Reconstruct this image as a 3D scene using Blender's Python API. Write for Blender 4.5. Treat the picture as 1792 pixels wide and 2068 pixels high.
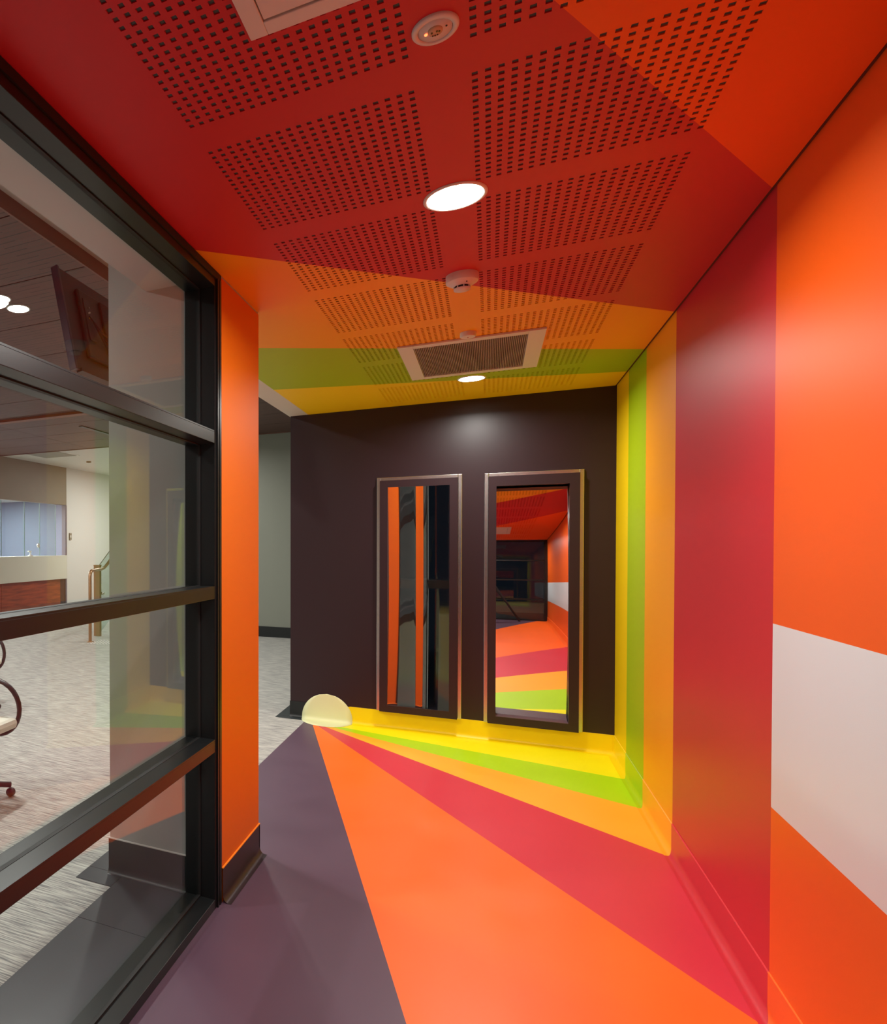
import bpy, math
from mathutils import Matrix, Vector
PI = math.pi
for o in list(bpy.data.objects): bpy.data.objects.remove(o)
SC = bpy.context.scene
COL = SC.collection

# ------------------------------------------------------------------ camera
CH = 1.61                       # eye height
TH, PT, RO = -0.50199, -0.01364, -0.00287
F, CX, CY = 1361.16, 242.28, 1120.0
cam = bpy.data.cameras.new('camera')
co = bpy.data.objects.new('camera', cam); COL.objects.link(co)
cam.sensor_fit = 'HORIZONTAL'; cam.sensor_width = 36.0
cam.lens = F * 36.0 / 1792.0
cam.shift_x = (896.0 - CX) / 1792.0
cam.shift_y = (CY - 1034.0) / 1792.0
cam.clip_start = 0.02
c, s = math.cos(TH), math.sin(TH)
r = Vector((c, -s, 0)); f = Vector((s, c, 0)); u = Vector((0, 0, 1))
f2 = f * math.cos(PT) + u * math.sin(PT); u2 = -f * math.sin(PT) + u * math.cos(PT)
r3 = r * math.cos(RO) + u2 * math.sin(RO); u3 = -r * math.sin(RO) + u2 * math.cos(RO)
M = Matrix((r3, u3, -f2)).transposed().to_4x4(); M.translation = (0, 0, CH)
co.matrix_world = M
SC.camera = co

# ------------------------------------------------------------------ world, exposure
w = bpy.data.worlds.new('night'); SC.world = w; w.use_nodes = True
w.node_tree.nodes['Background'].inputs[0].default_value = (0.006, 0.008, 0.012, 1)
w.node_tree.nodes['Background'].inputs[1].default_value = 1.0
SC.view_settings.view_transform = 'Standard'
SC.view_settings.look = 'None'
SC.view_settings.exposure = 0.0
SC.view_settings.gamma = 1.0
SC.view_settings.use_curve_mapping = False
DOWN_W = 29.5       # corridor downlights
LOBBY_W = 36.0      # lobby ceiling lights

# ------------------------------------------------------------------ materials
MATS = {}
def mat(name, col, rough=0.5, metal=0.0, spec=0.5, emit=None, es=0.0, bump=0.0, bscale=300.0, coat=0.0, var=0.0):
    if name in MATS: return MATS[name]
    m = bpy.data.materials.new(name); m.use_nodes = True
    nt = m.node_tree; b = nt.nodes['Principled BSDF']
    b.inputs['Base Color'].default_value = (*col, 1)
    b.inputs['Roughness'].default_value = rough
    b.inputs['Metallic'].default_value = metal
    b.inputs['Specular IOR Level'].default_value = spec
    b.inputs['Coat Weight'].default_value = coat
    if emit:
        b.inputs['Emission Color'].default_value = (*emit, 1); b.inputs['Emission Strength'].default_value = es
    geo = nt.nodes.new('ShaderNodeNewGeometry')
    n = nt.nodes.new('ShaderNodeTexNoise'); n.inputs['Scale'].default_value = bscale; n.inputs['Detail'].default_value = 3
    nt.links.new(geo.outputs['Position'], n.inputs['Vector'])
    if bump > 0:
        bp = nt.nodes.new('ShaderNodeBump'); bp.inputs['Strength'].default_value = bump; bp.inputs['Distance'].default_value = 0.001
        nt.links.new(n.outputs['Fac'], bp.inputs['Height']); nt.links.new(bp.outputs['Normal'], b.inputs['Normal'])
    if var > 0:
        n2 = nt.nodes.new('ShaderNodeTexNoise'); n2.inputs['Scale'].default_value = 3.0; n2.inputs['Detail'].default_value = 5
        nt.links.new(geo.outputs['Position'], n2.inputs['Vector'])
        mx = nt.nodes.new('ShaderNodeMix'); mx.data_type = 'RGBA'
        mx.inputs[6].default_value = (*[k * (1 - var) for k in col], 1); mx.inputs[7].default_value = (*[min(1, k * (1 + var)) for k in col], 1)
        nt.links.new(n2.outputs['Fac'], mx.inputs[0]); nt.links.new(mx.outputs[2], b.inputs['Base Color'])
    MATS[name] = m
    return m

YEL = (0.90, 0.62, 0.000); GRN = (0.38, 0.52, 0.000); LOR = (0.90, 0.36, 0.004)
CRI = (0.56, 0.018, 0.028); ORG = (0.86, 0.110, 0.003)
FY = (1.0, 0.86, 0.0); FG = (0.46, 0.72, 0.0); FL = (1.0, 0.43, 0.02)
FC = (0.66, 0.030, 0.055); FO = (1.0, 0.145, 0.008); FP = (0.100, 0.056, 0.088)
WALLR, CEILR = 0.42, 0.5

def banded(name, tests, base, rough, bump=0.25, bscale=420, coat=0.0):
    """paint colour chosen by straight mask lines in world space.
    tests: list of list of (ax, ay, az, c) half spaces a.P > c (all must hold) and the colour, later wins"""
    m = bpy.data.materials.new(name); m.use_nodes = True
    nt = m.node_tree; L = nt.links; b = nt.nodes['Principled BSDF']
    b.inputs['Roughness'].default_value = rough; b.inputs['Specular IOR Level'].default_value = 0.36
    geo = nt.nodes.new('ShaderNodeNewGeometry')
    cur = None
    for conds, col in tests:
        fac = None
        for a in conds:
            d = nt.nodes.new('ShaderNodeVectorMath'); d.operation = 'DOT_PRODUCT'
            d.inputs[1].default_value = a[:3]; L.new(geo.outputs['Position'], d.inputs[0])
            g = nt.nodes.new('ShaderNodeMath'); g.operation = 'GREATER_THAN'; g.inputs[1].default_value = a[3]
            L.new(d.outputs['Value'], g.inputs[0])
            if fac is None: fac = g.outputs[0]
            else:
                k = nt.nodes.new('ShaderNodeMath'); k.operation = 'MULTIPLY'
                L.new(fac, k.inputs[0]); L.new(g.outputs[0], k.inputs[1]); fac = k.outputs[0]
        mx = nt.nodes.new('ShaderNodeMix'); mx.data_type = 'RGBA'
        mx.inputs[7].default_value = (*col, 1)
        if cur is None: mx.inputs[6].default_value = (*base, 1)
        else: L.new(cur, mx.inputs[6])
        L.new(fac, mx.inputs[0]); cur = mx.outputs[2]
    L.new(cur, b.inputs['Base Color'])
    n = nt.nodes.new('ShaderNodeTexNoise'); n.inputs['Scale'].default_value = bscale; n.inputs['Detail'].default_value = 2
    L.new(geo.outputs['Position'], n.inputs['Vector'])
    bp = nt.nodes.new('ShaderNodeBump'); bp.inputs['Strength'].default_value = bump; bp.inputs['Distance'].default_value = 0.0006
    L.new(n.outputs['Fac'], bp.inputs['Height']); L.new(bp.outputs['Normal'], b.inputs['Normal'])
    return m

def yx(a, b_):            # Y > a + b X
    return (-b_, 1, 0, a)
B1, B2, B3, B4 = 3.055, 4.444, 5.20, 5.80     # stripe edges on the right wall
m_ceil = banded('ceiling_paint', [
    ([(1.811, -1, 0, -1.564)], ORG),
    ([yx(3.619, 0.998)], LOR), ([yx(4.736, 0.573)], GRN), ([yx(5.584, 0.289)], YEL),
    ([(-1, 0, 0, 1.472)], (0.62, 0.60, 0.56))], CRI, CEILR, 0.15)
m_wallr = banded('wall_right_paint', [
    ([(0, -1, 0, -B1)], ORG), ([(0, 1, 0, B2)], LOR), ([(0, 1, 0, B3)], GRN), ([(0, 1, 0, B4)], YEL),
    ([(0, -1, 0, -B1), (0, 0, 1, 0.717), (0, 0, -1, -1.340)], (0.72, 0.74, 0.76))], CRI, WALLR)
m_plum = mat('plum_paint', (0.028, 0.0125, 0.0155), 0.36, spec=0.4, bump=0.2, bscale=420)
m_pillar = mat('pillar_orange_paint', (0.68, 0.150, 0.003), 0.50, spec=0.22, bump=0.2, bscale=420)
m_white = mat('white_paint', (0.62, 0.60, 0.57), 0.5, bump=0.15, bscale=300)
m_lobwall = mat('lobby_wall_paint', (0.27, 0.285, 0.235), 0.6, bump=0.1)
m_grey = mat('pillar_grey_paint', (0.40, 0.40, 0.38), 0.45, bump=0.1)
m_beige = mat('bulkhead_beige', (0.22, 0.19, 0.14), 0.6, var=0.08)
m_skirt = mat('plum_vinyl', (0.026, 0.012, 0.015), 0.38, var=0.08)
m_blackv = mat('charcoal_vinyl', (0.010, 0.013, 0.013), 0.45, var=0.1)
m_tile = mat('charcoal_floor_tile', (0.026, 0.033, 0.038), 0.35, var=0.22)
m_frame = mat('black_anodised', (0.009, 0.0105, 0.011), 0.34, spec=0.38, bump=0.05)
m_framein = mat('black_gasket', (0.006, 0.006, 0.006), 0.6)
m_steel = mat('brushed_steel', (0.62, 0.60, 0.57), 0.24, metal=1.0, bump=0.15, bscale=900)
m_mirror = mat('mirror_acrylic', (0.92, 0.92, 0.92), 0.015, metal=1.0)
m_cream = mat('cream_vinyl', (0.80, 0.82, 0.47), 0.45, var=0.04)
m_felt = mat('dark_felt', (0.075, 0.125, 0.125), 0.9, bump=0.5, bscale=600)
m_plastic = mat('white_plastic', (0.72, 0.70, 0.66), 0.4)
m_black = mat('black_plastic', (0.012, 0.012, 0.013), 0.4)
m_darkpl = mat('dark_grey_plastic', (0.035, 0.035, 0.042), 0.45, bump=0.1)
m_light = mat('lit_diffuser', (1, 1, 1), 0.5, emit=(1.0, 0.96, 0.86), es=30.0)
m_led = mat('red_led_lit', (1, 0.1, 0.05), 0.4, emit=(1.0, 0.10, 0.03), es=6.0)
m_fabric = mat('cream_fabric', (0.74, 0.72, 0.62), 0.85, bump=0.4, bscale=700)
m_blue = mat('office_blue_wall', (0.17, 0.20, 0.29), 0.6)
m_laminate = mat('cream_laminate', (0.58, 0.56, 0.47), 0.4)
m_copper = mat('bronze_steel', (0.40, 0.24, 0.15), 0.3, metal=0.8)
m_grill = mat('grille_metal', (0.42, 0.34, 0.31), 0.5)

def wood(name, c1, c2, scale, rough=0.35, axis=1):
    m = bpy.data.materials.new(name); m.use_nodes = True; nt = m.node_tree; b = nt.nodes['Principled BSDF']
    geo = nt.nodes.new('ShaderNodeNewGeometry'); mp = nt.nodes.new('ShaderNodeMapping')
    mp.inputs['Scale'].default_value = scale
    n = nt.nodes.new('ShaderNodeTexNoise'); n.inputs['Scale'].default_value = 1.0; n.inputs['Detail'].default_value = 6
    r_ = nt.nodes.new('ShaderNodeValToRGB'); r_.color_ramp.elements[0].color = (*c1, 1); r_.color_ramp.elements[1].color = (*c2, 1)
    r_.color_ramp.elements[0].position = 0.3; r_.color_ramp.elements[1].position = 0.7
    L = nt.links
    L.new(geo.outputs['Position'], mp.inputs[0]); L.new(mp.outputs[0], n.inputs['Vector']); L.new(n.outputs['Fac'], r_.inputs[0])
    L.new(r_.outputs[0], b.inputs['Base Color']); b.inputs['Roughness'].default_value = rough
    MATS[name] = m
    return m
m_timber = wood('red_timber_veneer', (0.13, 0.018, 0.006), (0.34, 0.060, 0.014), (3, 2, 22))
m_ceilwood = wood('brown_timber_panel', (0.085, 0.036, 0.026), (0.125, 0.055, 0.040), (1.5, 14, 6), 0.5)
m_trimwood = wood('timber_fascia', (0.13, 0.055, 0.040), (0.19, 0.080, 0.055), (6, 1, 6), 0.5)
m_batten = wood('orange_timber_batten', (0.20, 0.055, 0.02), (0.28, 0.085, 0.035), (2, 8, 8), 0.45)

def glass(name, tint=(1, 1, 1), ior=1.5):
    m = bpy.data.materials.new(name); m.use_nodes = True; nt = m.node_tree
    nt.nodes.clear(); L = nt.links
    out = nt.nodes.new('ShaderNodeOutputMaterial'); tr = nt.nodes.new('ShaderNodeBsdfTransparent'); tr.inputs[0].default_value = (*tint, 1)
    gl = nt.nodes.new('ShaderNodeBsdfGlossy'); gl.inputs['Roughness'].default_value = 0.0
    # Schlick reflectance from either side of each pane face
    geo = nt.nodes.new('ShaderNodeNewGeometry'); dt = nt.nodes.new('ShaderNodeVectorMath'); dt.operation = 'DOT_PRODUCT'
    L.new(geo.outputs['Incoming'], dt.inputs[0]); L.new(geo.outputs['Normal'], dt.inputs[1])
    def mth(op, a, b_):
        k = nt.nodes.new('ShaderNodeMath'); k.operation = op
        for i, v in enumerate((a, b_)):
            if isinstance(v, (int, float)): k.inputs[i].default_value = v
            elif v is not None: L.new(v, k.inputs[i])
        return k.outputs[0]
    f0 = ((ior - 1) / (ior + 1)) ** 2
    fr = mth('ADD', mth('MULTIPLY', mth('POWER', mth('SUBTRACT', 1.0, mth('ABSOLUTE', dt.outputs['Value'], None)), 5.0), 1 - f0), f0)
    mx = nt.nodes.new('ShaderNodeMixShader')
    L.new(fr, mx.inputs[0]); L.new(tr.outputs[0], mx.inputs[1]); L.new(gl.outputs[0], mx.inputs[2]); L.new(mx.outputs[0], out.inputs[0])
    MATS[name] = m
    return m
m_glass = glass('clear_glass', (0.93, 0.95, 0.94))
m_glassg = glass('green_edge_glass', (0.84, 0.90, 0.89))
m_night = glass('night_glass', (0.75, 0.8, 0.8))

def carpet():
    m = bpy.data.materials.new('striped_carpet'); m.use_nodes = True; nt = m.node_tree; b = nt.nodes['Principled BSDF']; L = nt.links
    geo = nt.nodes.new('ShaderNodeNewGeometry'); mp = nt.nodes.new('ShaderNodeMapping')
    mp.inputs['Rotation'].default_value = (0, 0, math.radians(4)); mp.inputs['Scale'].default_value = (6, 150, 1)
    n = nt.nodes.new('ShaderNodeTexNoise'); n.inputs['Scale'].default_value = 1.0; n.inputs['Detail'].default_value = 3
    r_ = nt.nodes.new('ShaderNodeValToRGB'); r_.color_ramp.elements[0].position = 0.38; r_.color_ramp.elements[1].position = 0.62
    r_.color_ramp.elements[0].color = (0.20, 0.20, 0.20, 1); r_.color_ramp.elements[1].color = (0.56, 0.55, 0.50, 1)
    L.new(geo.outputs['Position'], mp.inputs[0]); L.new(mp.outputs[0], n.inputs['Vector']); L.new(n.outputs['Fac'], r_.inputs[0])
    L.new(r_.outputs[0], b.inputs['Base Color']); b.inputs['Roughness'].default_value = 0.9
    return m
m_carpet = carpet()

def vinyl(name, col):
    """sheet vinyl: satin, faint scuffs and specks"""
    m = bpy.data.materials.new(name); m.use_nodes = True; nt = m.node_tree; b = nt.nodes['Principled BSDF']; L = nt.links
    geo = nt.nodes.new('ShaderNodeNewGeometry')
    n = nt.nodes.new('ShaderNodeTexNoise'); n.inputs['Scale'].default_value = 2.2; n.inputs['Detail'].default_value = 6
    L.new(geo.outputs['Position'], n.inputs['Vector'])
    mr = nt.nodes.new('ShaderNodeMapRange'); mr.inputs[3].default_value = 0.34; mr.inputs[4].default_value = 0.52
    L.new(n.outputs['Fac'], mr.inputs[0]); L.new(mr.outputs[0], b.inputs['Roughness'])
    mx = nt.nodes.new('ShaderNodeMix'); mx.data_type = 'RGBA'
    mx.inputs[6].default_value = (*[k * 0.94 for k in col], 1); mx.inputs[7].default_value = (*[min(1, k * 1.06) for k in col], 1)
    L.new(n.outputs['Fac'], mx.inputs[0]); L.new(mx.outputs[2], b.inputs['Base Color'])
    return m
VF = {k: vinyl('vinyl_' + k, v) for k, v in dict(yellow=FY, green=FG, amber=FL, crimson=FC, orange=FO, purple=FP).items()}
VW = {k: mat('skirting_vinyl_' + k, v, 0.38, var=0.03) for k, v in dict(yellow=(0.95, 0.70, 0), green=(0.42, 0.60, 0), amber=(0.95, 0.39, 0.01), crimson=(0.60, 0.022, 0.036), orange=(0.92, 0.125, 0.006)).items()}
BEAD = {k: mat('weld_bead_' + k, v, 0.4) for k, v in dict(yellow=(1, 0.72, 0.03), green=(0.5, 0.6, 0.08), amber=(1, 0.45, 0.08), crimson=(0.72, 0.06, 0.07), orange=(1, 0.19, 0.03)).items()}

# ------------------------------------------------------------------ mesh helpers
class MB:
    def __init__(s): s.v = []; s.f = []; s.sm = []
    def add(s, vs, fs, smooth=False):
        b = len(s.v); s.v += [tuple(p) for p in vs]; s.f += [tuple(b + i for i in q) for q in fs]; s.sm += [smooth] * len(fs)
    def box(s, x0, x1, y0, y1, z0, z1):
        s.add([(x0, y0, z0), (x1, y0, z0), (x1, y1, z0), (x0, y1, z0), (x0, y0, z1), (x1, y0, z1), (x1, y1, z1), (x0, y1, z1)],
              [(0, 3, 2, 1), (4, 5, 6, 7), (0, 1, 5, 4), (1, 2, 6, 5), (2, 3, 7, 6), (3, 0, 4, 7)])
        return s
    def prism(s, pts, z0, z1):
        n = len(pts)
        s.add([(x, y, z0) for x, y in pts] + [(x, y, z1) for x, y in pts],
              [tuple(range(n - 1, -1, -1)), tuple(range(n, 2 * n))] + [(i, (i + 1) % n, n + (i + 1) % n, n + i) for i in range(n)])
        return s
    def lathe(s, prof, cx=0, cy=0, seg=40, smooth=True, cap=True):
        vs = []; fs = []
        for r_, z in prof:
            for k in range(seg):
                a = 2 * PI * k / seg; vs.append((cx + r_ * math.cos(a), cy + r_ * math.sin(a), z))
        for i in range(len(prof) - 1):
            for k in range(seg):
                k2 = (k + 1) % seg
                fs.append((i * seg + k, i * seg + k2, (i + 1) * seg + k2, (i + 1) * seg + k))
        s.add(vs, fs, smooth)
        if cap:
            if prof[0][0] > 1e-5: s.add(vs[:seg], [tuple(range(seg))])
            if prof[-1][0] > 1e-5: s.add(vs[-seg:], [tuple(range(seg))])
        return s
    def tube(s, pts, rad, seg=10, closed=False, flat=1.0):
        pts = [Vector(p) for p in pts]; n = len(pts); vs = []; fs = []
        prev = None
        for i, p in enumerate(pts):
            a = pts[(i - 1) % n] if (closed or i > 0) else p
            b = pts[(i + 1) % n] if (closed or i < n - 1) else p
            t = (b - a).normalized()
            ref = Vector((0, 0, 1)) if abs(t.z) < 0.95 else Vector((0, 1, 0))
            if prev is not None: nrm = (prev - t * prev.dot(t)).normalized()
            else: nrm = (ref - t * ref.dot(t)).normalized()
            prev = nrm; bi = t.cross(nrm)
            for k in range(seg):
                an = 2 * PI * k / seg; vs.append(p + nrm * math.cos(an) * rad + bi * math.sin(an) * rad * flat)
        m = n if closed else n - 1
        for i in range(m):
            j = (i + 1) % n
            for k in range(seg):
                k2 = (k + 1) % seg; fs.append((i * seg + k, i * seg + k2, j * seg + k2, j * seg + k))
        s.add(vs, fs, True)
        if not closed: s.add(vs[:seg], [tuple(range(seg - 1, -1, -1))]); s.add(vs[-seg:], [tuple(range(seg))])
        return s
    def sweep_x(s, prof, x0, x1):      # prof = [(y,z)] open strip extruded along X
        n = len(prof)
        s.add([(x0, y, z) for y, z in prof] + [(x1, y, z) for y, z in prof], [(i, i + 1, n + i + 1, n + i) for i in range(n - 1)], True); return s
    def sweep_y(s, prof, y0, y1):      # prof = [(x,z)]
        n = len(prof)
        s.add([(x, y0, z) for x, z in prof] + [(x, y1, z) for x, z in prof], [(i, n + i, n + i + 1, i + 1) for i in range(n - 1)], True); return s
    def build(s, name, m, parent=None, bevel=0.0, loc=None, label=None):
        me = bpy.data.meshes.new(name)
        me.from_pydata(s.v, [], s.f); me.validate()
        for p, q in zip(me.polygons, s.sm): p.use_smooth = q
        me.materials.append(m)
        o = bpy.data.objects.new(name, me); COL.objects.link(o)
        if parent: o.parent = parent
        if loc: o.location = loc
        if bevel:
            bv = o.modifiers.new('bevel', 'BEVEL'); bv.width = bevel; bv.segments = 2; bv.limit_method = 'ANGLE'
        if label: o['label'] = label
        return o
def bxo(name, m, parent, x0, x1, y0, y1, z0, z1, bevel=0.0, label=None):
    return MB().box(x0, x1, y0, y1, z0, z1).build(name, m, parent, bevel, label=label)
def empty(name, loc=(0, 0, 0), rz=0.0):
    o = bpy.data.objects.new(name, None); COL.objects.link(o); o.location = loc; o.rotation_euler = (0, 0, rz); o.empty_display_size = 0.1
    return o
def tag(o, label=None, cat=None, group=None, kind=None):
    if label: o['label'] = label
    if cat: o['category'] = cat
    if group: o['group'] = group
    if kind: o['kind'] = kind
    return o
def structure(o, label, cat): return tag(o, label, cat, kind='structure')
def copy_tree(o, parent=None):
    n = o.copy(); COL.objects.link(n); n.parent = parent
    for ch in list(o.children): copy_tree(ch, n)
    return n
def area(name, parent, x, y, z, size, power, col=(1, 0.975, 0.92), shape='DISK', size_y=None, spread=PI):
    l = bpy.data.lights.new(name, 'AREA'); l.shape = shape; l.size = size; l.energy = power; l.color = col; l.spread = spread
    if size_y: l.size_y = size_y
    o = bpy.data.objects.new(name, l); COL.objects.link(o); o.parent = parent; o.location = (x, y, z)
    return o

ZC = 2.81        # corridor ceiling
XR, XL, YB = 0.84, -1.055, 6.30
YE = -0.55       # end wall behind the photographer
CR = 0.032       # cove radius
SH = 0.15        # skirting height

# ================================================================== FLOOR (corridor)
floor = MB().prism([(-1.07, YE), (XR, YE), (XR, YB), (-1.475, YB), (-1.475, 3.41), (-1.07, 3.41)], -0.12, -0.004).build('floor', VF['purple'])
structure(floor, 'corridor floor of coloured vinyl sheets fanning out from a cream disc', 'floor')
APX = (-1.415, 6.20)
XF = XR - CR
rays = {'po': (-0.239, 2.426), 'oc': (XF, 2.985), 'ca': (XF, 4.385), 'ag': (XF, 5.10), 'gy': (XF, 5.685)}
def hit(p, y):       # point of the ray APX->p at given y
    t = (y - APX[1]) / (p[1] - APX[1]); return (APX[0] + t * (p[0] - APX[0]), y)
YF = YB - CR
def sheet(name, pts, m, label): MB().prism(pts, -0.004, 0.0).build(name, m, floor, label=label)
sheet('vinyl_sheet', [(-1.07, YE), hit(rays['po'], YE), APX, (-1.475, APX[1]), (-1.475, 3.41), (-1.07, 3.41)], VF['purple'], 'dusky purple vinyl sheet')
sheet('vinyl_sheet', [hit(rays['po'], YE), (XF, YE), rays['oc'], APX], VF['orange'], 'bright orange vinyl sheet')
sheet('vinyl_sheet', [APX, rays['oc'], rays['ca']], VF['crimson'], 'crimson vinyl sheet')
sheet('vinyl_sheet', [APX, rays['ca'], rays['ag']], VF['amber'], 'amber vinyl sheet')
sheet('vinyl_sheet', [APX, rays['ag'], rays['gy']], VF['green'], 'lime green vinyl sheet')
sheet('vinyl_sheet', [APX, rays['gy'], (XF, YF), (APX[0], YF)], VF['yellow'], 'yellow vinyl sheet')

# ================================================================== LOBBY FLOOR
lf = MB().prism([(-9.76, -3), (-1.07, -3), (-1.07, 3.41), (-1.475, 3.41), (-1.475, YB), (-1.2, YB), (-1.2, 11.6), (-5.0, 11.6), (-5.0, 18.5), (-12.5, 18.5), (-12.5, 9.5), (-9.76, 9.5)], -0.12, -0.001).build('floor', m_carpet)
structure(lf, 'grey lobby carpet with fine streaks beyond the glazing', 'carpet')
for pts in ([(-1.56, -3), (-1.2, -3), (-1.2, -0.72), (-1.56, -0.72)], [(-1.56, -0.717), (-1.2, -0.717), (-1.2, 0.43), (-1.56, 0.43)], [(-1.56, 0.433), (-1.2, 0.433), (-1.2, 1.58), (-1.56, 1.58)],
            [(-1.56, 1.583), (-1.2, 1.583), (-1.2, 2.45), (-1.56, 2.45)], [(-1.56, 2.453), (-1.2, 2.453), (-1.2, 2.87), (-1.56, 2.87)],
            [(-1.755, 2.745), (-1.563, 2.745), (-1.563, 2.87), (-1.755, 2.87)], [(-1.755, 2.873), (-1.635, 2.873), (-1.635, 3.53), (-1.755, 3.53)],
            [(-1.755, 6.215), (-1.478, 6.215), (-1.478, 6.30), (-1.755, 6.30)], [(-1.755, 6.303), (-1.635, 6.303), (-1.635, 11.6), (-1.755, 11.6)]):
    MB().prism(pts, -0.001, 0.002).build('floor_tile', m_tile, lf)
# dark tile under the glazing sill
MB().box(-1.197, -1.073, -3, 2.85, -0.001, 0.0015).build('floor_tile', m_tile, lf)

# ================================================================== RIGHT WALL
wr = MB().box(XR, XR + 0.15, YE, YB + 0.15, -0.12, 3.0).build('wall_right', m_wallr)
structure(wr, 'right corridor wall painted in vertical colour stripes with a white band', 'wall')
def cove(d=0.004, n=8, h=SH, sx=1):
    """(offset from wall face, z): down the wall, round the cove, out on the floor"""
    p = [(d, h), (d, CR + 0.012), (d, CR + 0.001)]
    for i in range(1, n + 1):
        a = PI / 2 * i / n; p.append((CR - (CR - d) * math.cos(a), CR - (CR - 0.001) * math.sin(a)))
    p.append((CR + 0.012, 0.0008))
    return p
br = empty('baseboard_right'); structure(br, 'coved vinyl skirting of the right wall in the stripe colours', 'skirting')
prof = [(XR - o, z) for o, z in cove()]
YEND = {B1: rays['oc'][1], B2: rays['ca'][1], B3: rays['ag'][1], B4: rays['gy'][1]}
def sweep_slant(prof_, y0, y1):
    m_ = MB(); n_ = len(prof_); rows_ = []
    for y in (y0, y1):
        for i, (x, z) in enumerate(prof_):
            t_ = min(1.0, max(0.0, (CR + 0.002 - z) / CR)); yy = y + (YEND.get(y, y) - y) * t_ * t_; rows_.append((x, yy, z))
    m_.add(rows_, [(i, n_ + i, n_ + i + 1, i + 1) for i in range(n_ - 1)], True); return m_
for y0, y1, k in ((YE, B1, 'orange'), (B1, B2, 'crimson'), (B2, B3, 'amber'), (B3, B4, 'green'), (B4, YB, 'yellow')):
    sweep_slant(prof, y0, y1).build('skirting_section', VW[k], br, label=k + ' skirting section')
    MB().box(XR - 0.0052, XR, y0, y1, SH - 0.001, SH + 0.002).build('weld_bead', BEAD[k], br)

# ================================================================== BACK WALL
NX0, NX1, NZ0, NZ1, ND = 0.046, 0.540, 0.215, 2.080, 0.34      # niche of the right mirror
wbm = MB(); wbm.box(-1.635, NX0, YB, YB + 0.15, -0.12, ZC + 0.19); wbm.box(NX1, XR + 0.15, YB, YB + 0.15, -0.12, ZC + 0.19)
wbm.box(NX0, NX1, YB, YB + 0.15, -0.12, NZ0); wbm.box(NX0, NX1, YB, YB + 0.15, NZ1, ZC + 0.19)
wb = wbm.build('wall_back', m_plum)
structure(wb, 'dark plum end wall carrying two mirrors', 'wall')
bb = empty('baseboard_back'); structure(bb, 'coved vinyl skirting of the plum end wall', 'skirting')
profb = [(YB - o, z) for o, z in cove()]
MB().sweep_x(profb, -1.25, XR).build('skirting_section', VW['yellow'], bb, label='yellow skirting section')
MB().sweep_x(profb, -1.64, -1.25).build('skirting_section', m_blackv, bb, label='charcoal skirting section')
MB().box(-1.10, XR, YB - 0.0052, YB, SH - 0.001, SH + 0.002).build('weld_bead', BEAD['yellow'], bb)

# cream disc wrapped over the cove
pc = cove(0.0065, 10, 0.4); L = [0]
for i in range(1, len(pc)): L.append(L[-1] + math.hypot(pc[i][0] - pc[i - 1][0], pc[i][1] - pc[i - 1][1]))
Lw = L[-1]
def wrap(t):      # t = arc length measured from the cove's floor end; positive up
    q = Lw - t
    if q >= Lw: return (YB - (pc[-1][0] + q - Lw), 0.0025)
    for i in range(1, len(L)):
        if q <= L[i]:
            k = (q - L[i - 1]) / (L[i] - L[i - 1]); o = pc[i - 1][0] + k * (pc[i][0] - pc[i - 1][0]); z = pc[i - 1][1] + k * (pc[i][1] - pc[i - 1][1])
            return (YB - o, max(z, 0.0025))
R0, T0, X0c = 0.225, 0.045, -1.300
d = MB(); vs = []; fs = []; N = 40
for i in range(N + 1):
    t = -R0 + 2 * R0 * i / N; hw = math.sqrt(max(R0 * R0 - t * t, 0)); y, z = wrap(T0 + t)
    for k in range(9): vs.append((X0c - hw + 2 * hw * k / 8, y, z))
for i in range(N):
    for k in range(8): a = i * 9 + k; fs.append((a, a + 1, a + 10, a + 9))
d.add(vs, fs, True)
do = d.build('floor_disc', m_cream)
so = do.modifiers.new('thick', 'SOLIDIFY'); so.thickness = 0.002; so.offset = -1
tag(do, 'cream round vinyl disc curving from floor up the plum wall', 'disc')

# ================================================================== CEILING (corridor)
P_ = 0.02981; GX0 = -0.7539; GY = 1.9575; D24 = 24 * P_
xl0, xl1 = GX0 - P_ / 2, GX0 + 19.5 * P_
xr0, xr1 = xl0 + D24, xl1 + D24
rows = [GY + (k) * D24 - P_ / 2 for k in range(-3, 6)]
cm = MB()
XCR = XR - 0.010
xs = [XL, xl0, xl1, xr0, xr1, XCR]
ys = [YE]
for y in rows: ys += [y, y + 20 * P_]
ys.append(YB - 0.002)
for i in range(len(xs) - 1):
    for j in range(len(ys) - 1):
        if i in (1, 3) and j % 2 == 1: continue
        x0, x1, y0, y1 = xs[i], xs[i + 1], ys[j], ys[j + 1]
        cm.add([(x0, y0, ZC), (x1, y0, ZC), (x1, y1, ZC), (x0, y1, ZC)], [(0, 3, 2, 1)])
# side area over the opening to the lobby
cm.box(-1.635, XL, 3.41, YB, ZC, ZC + 0.013)
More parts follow.
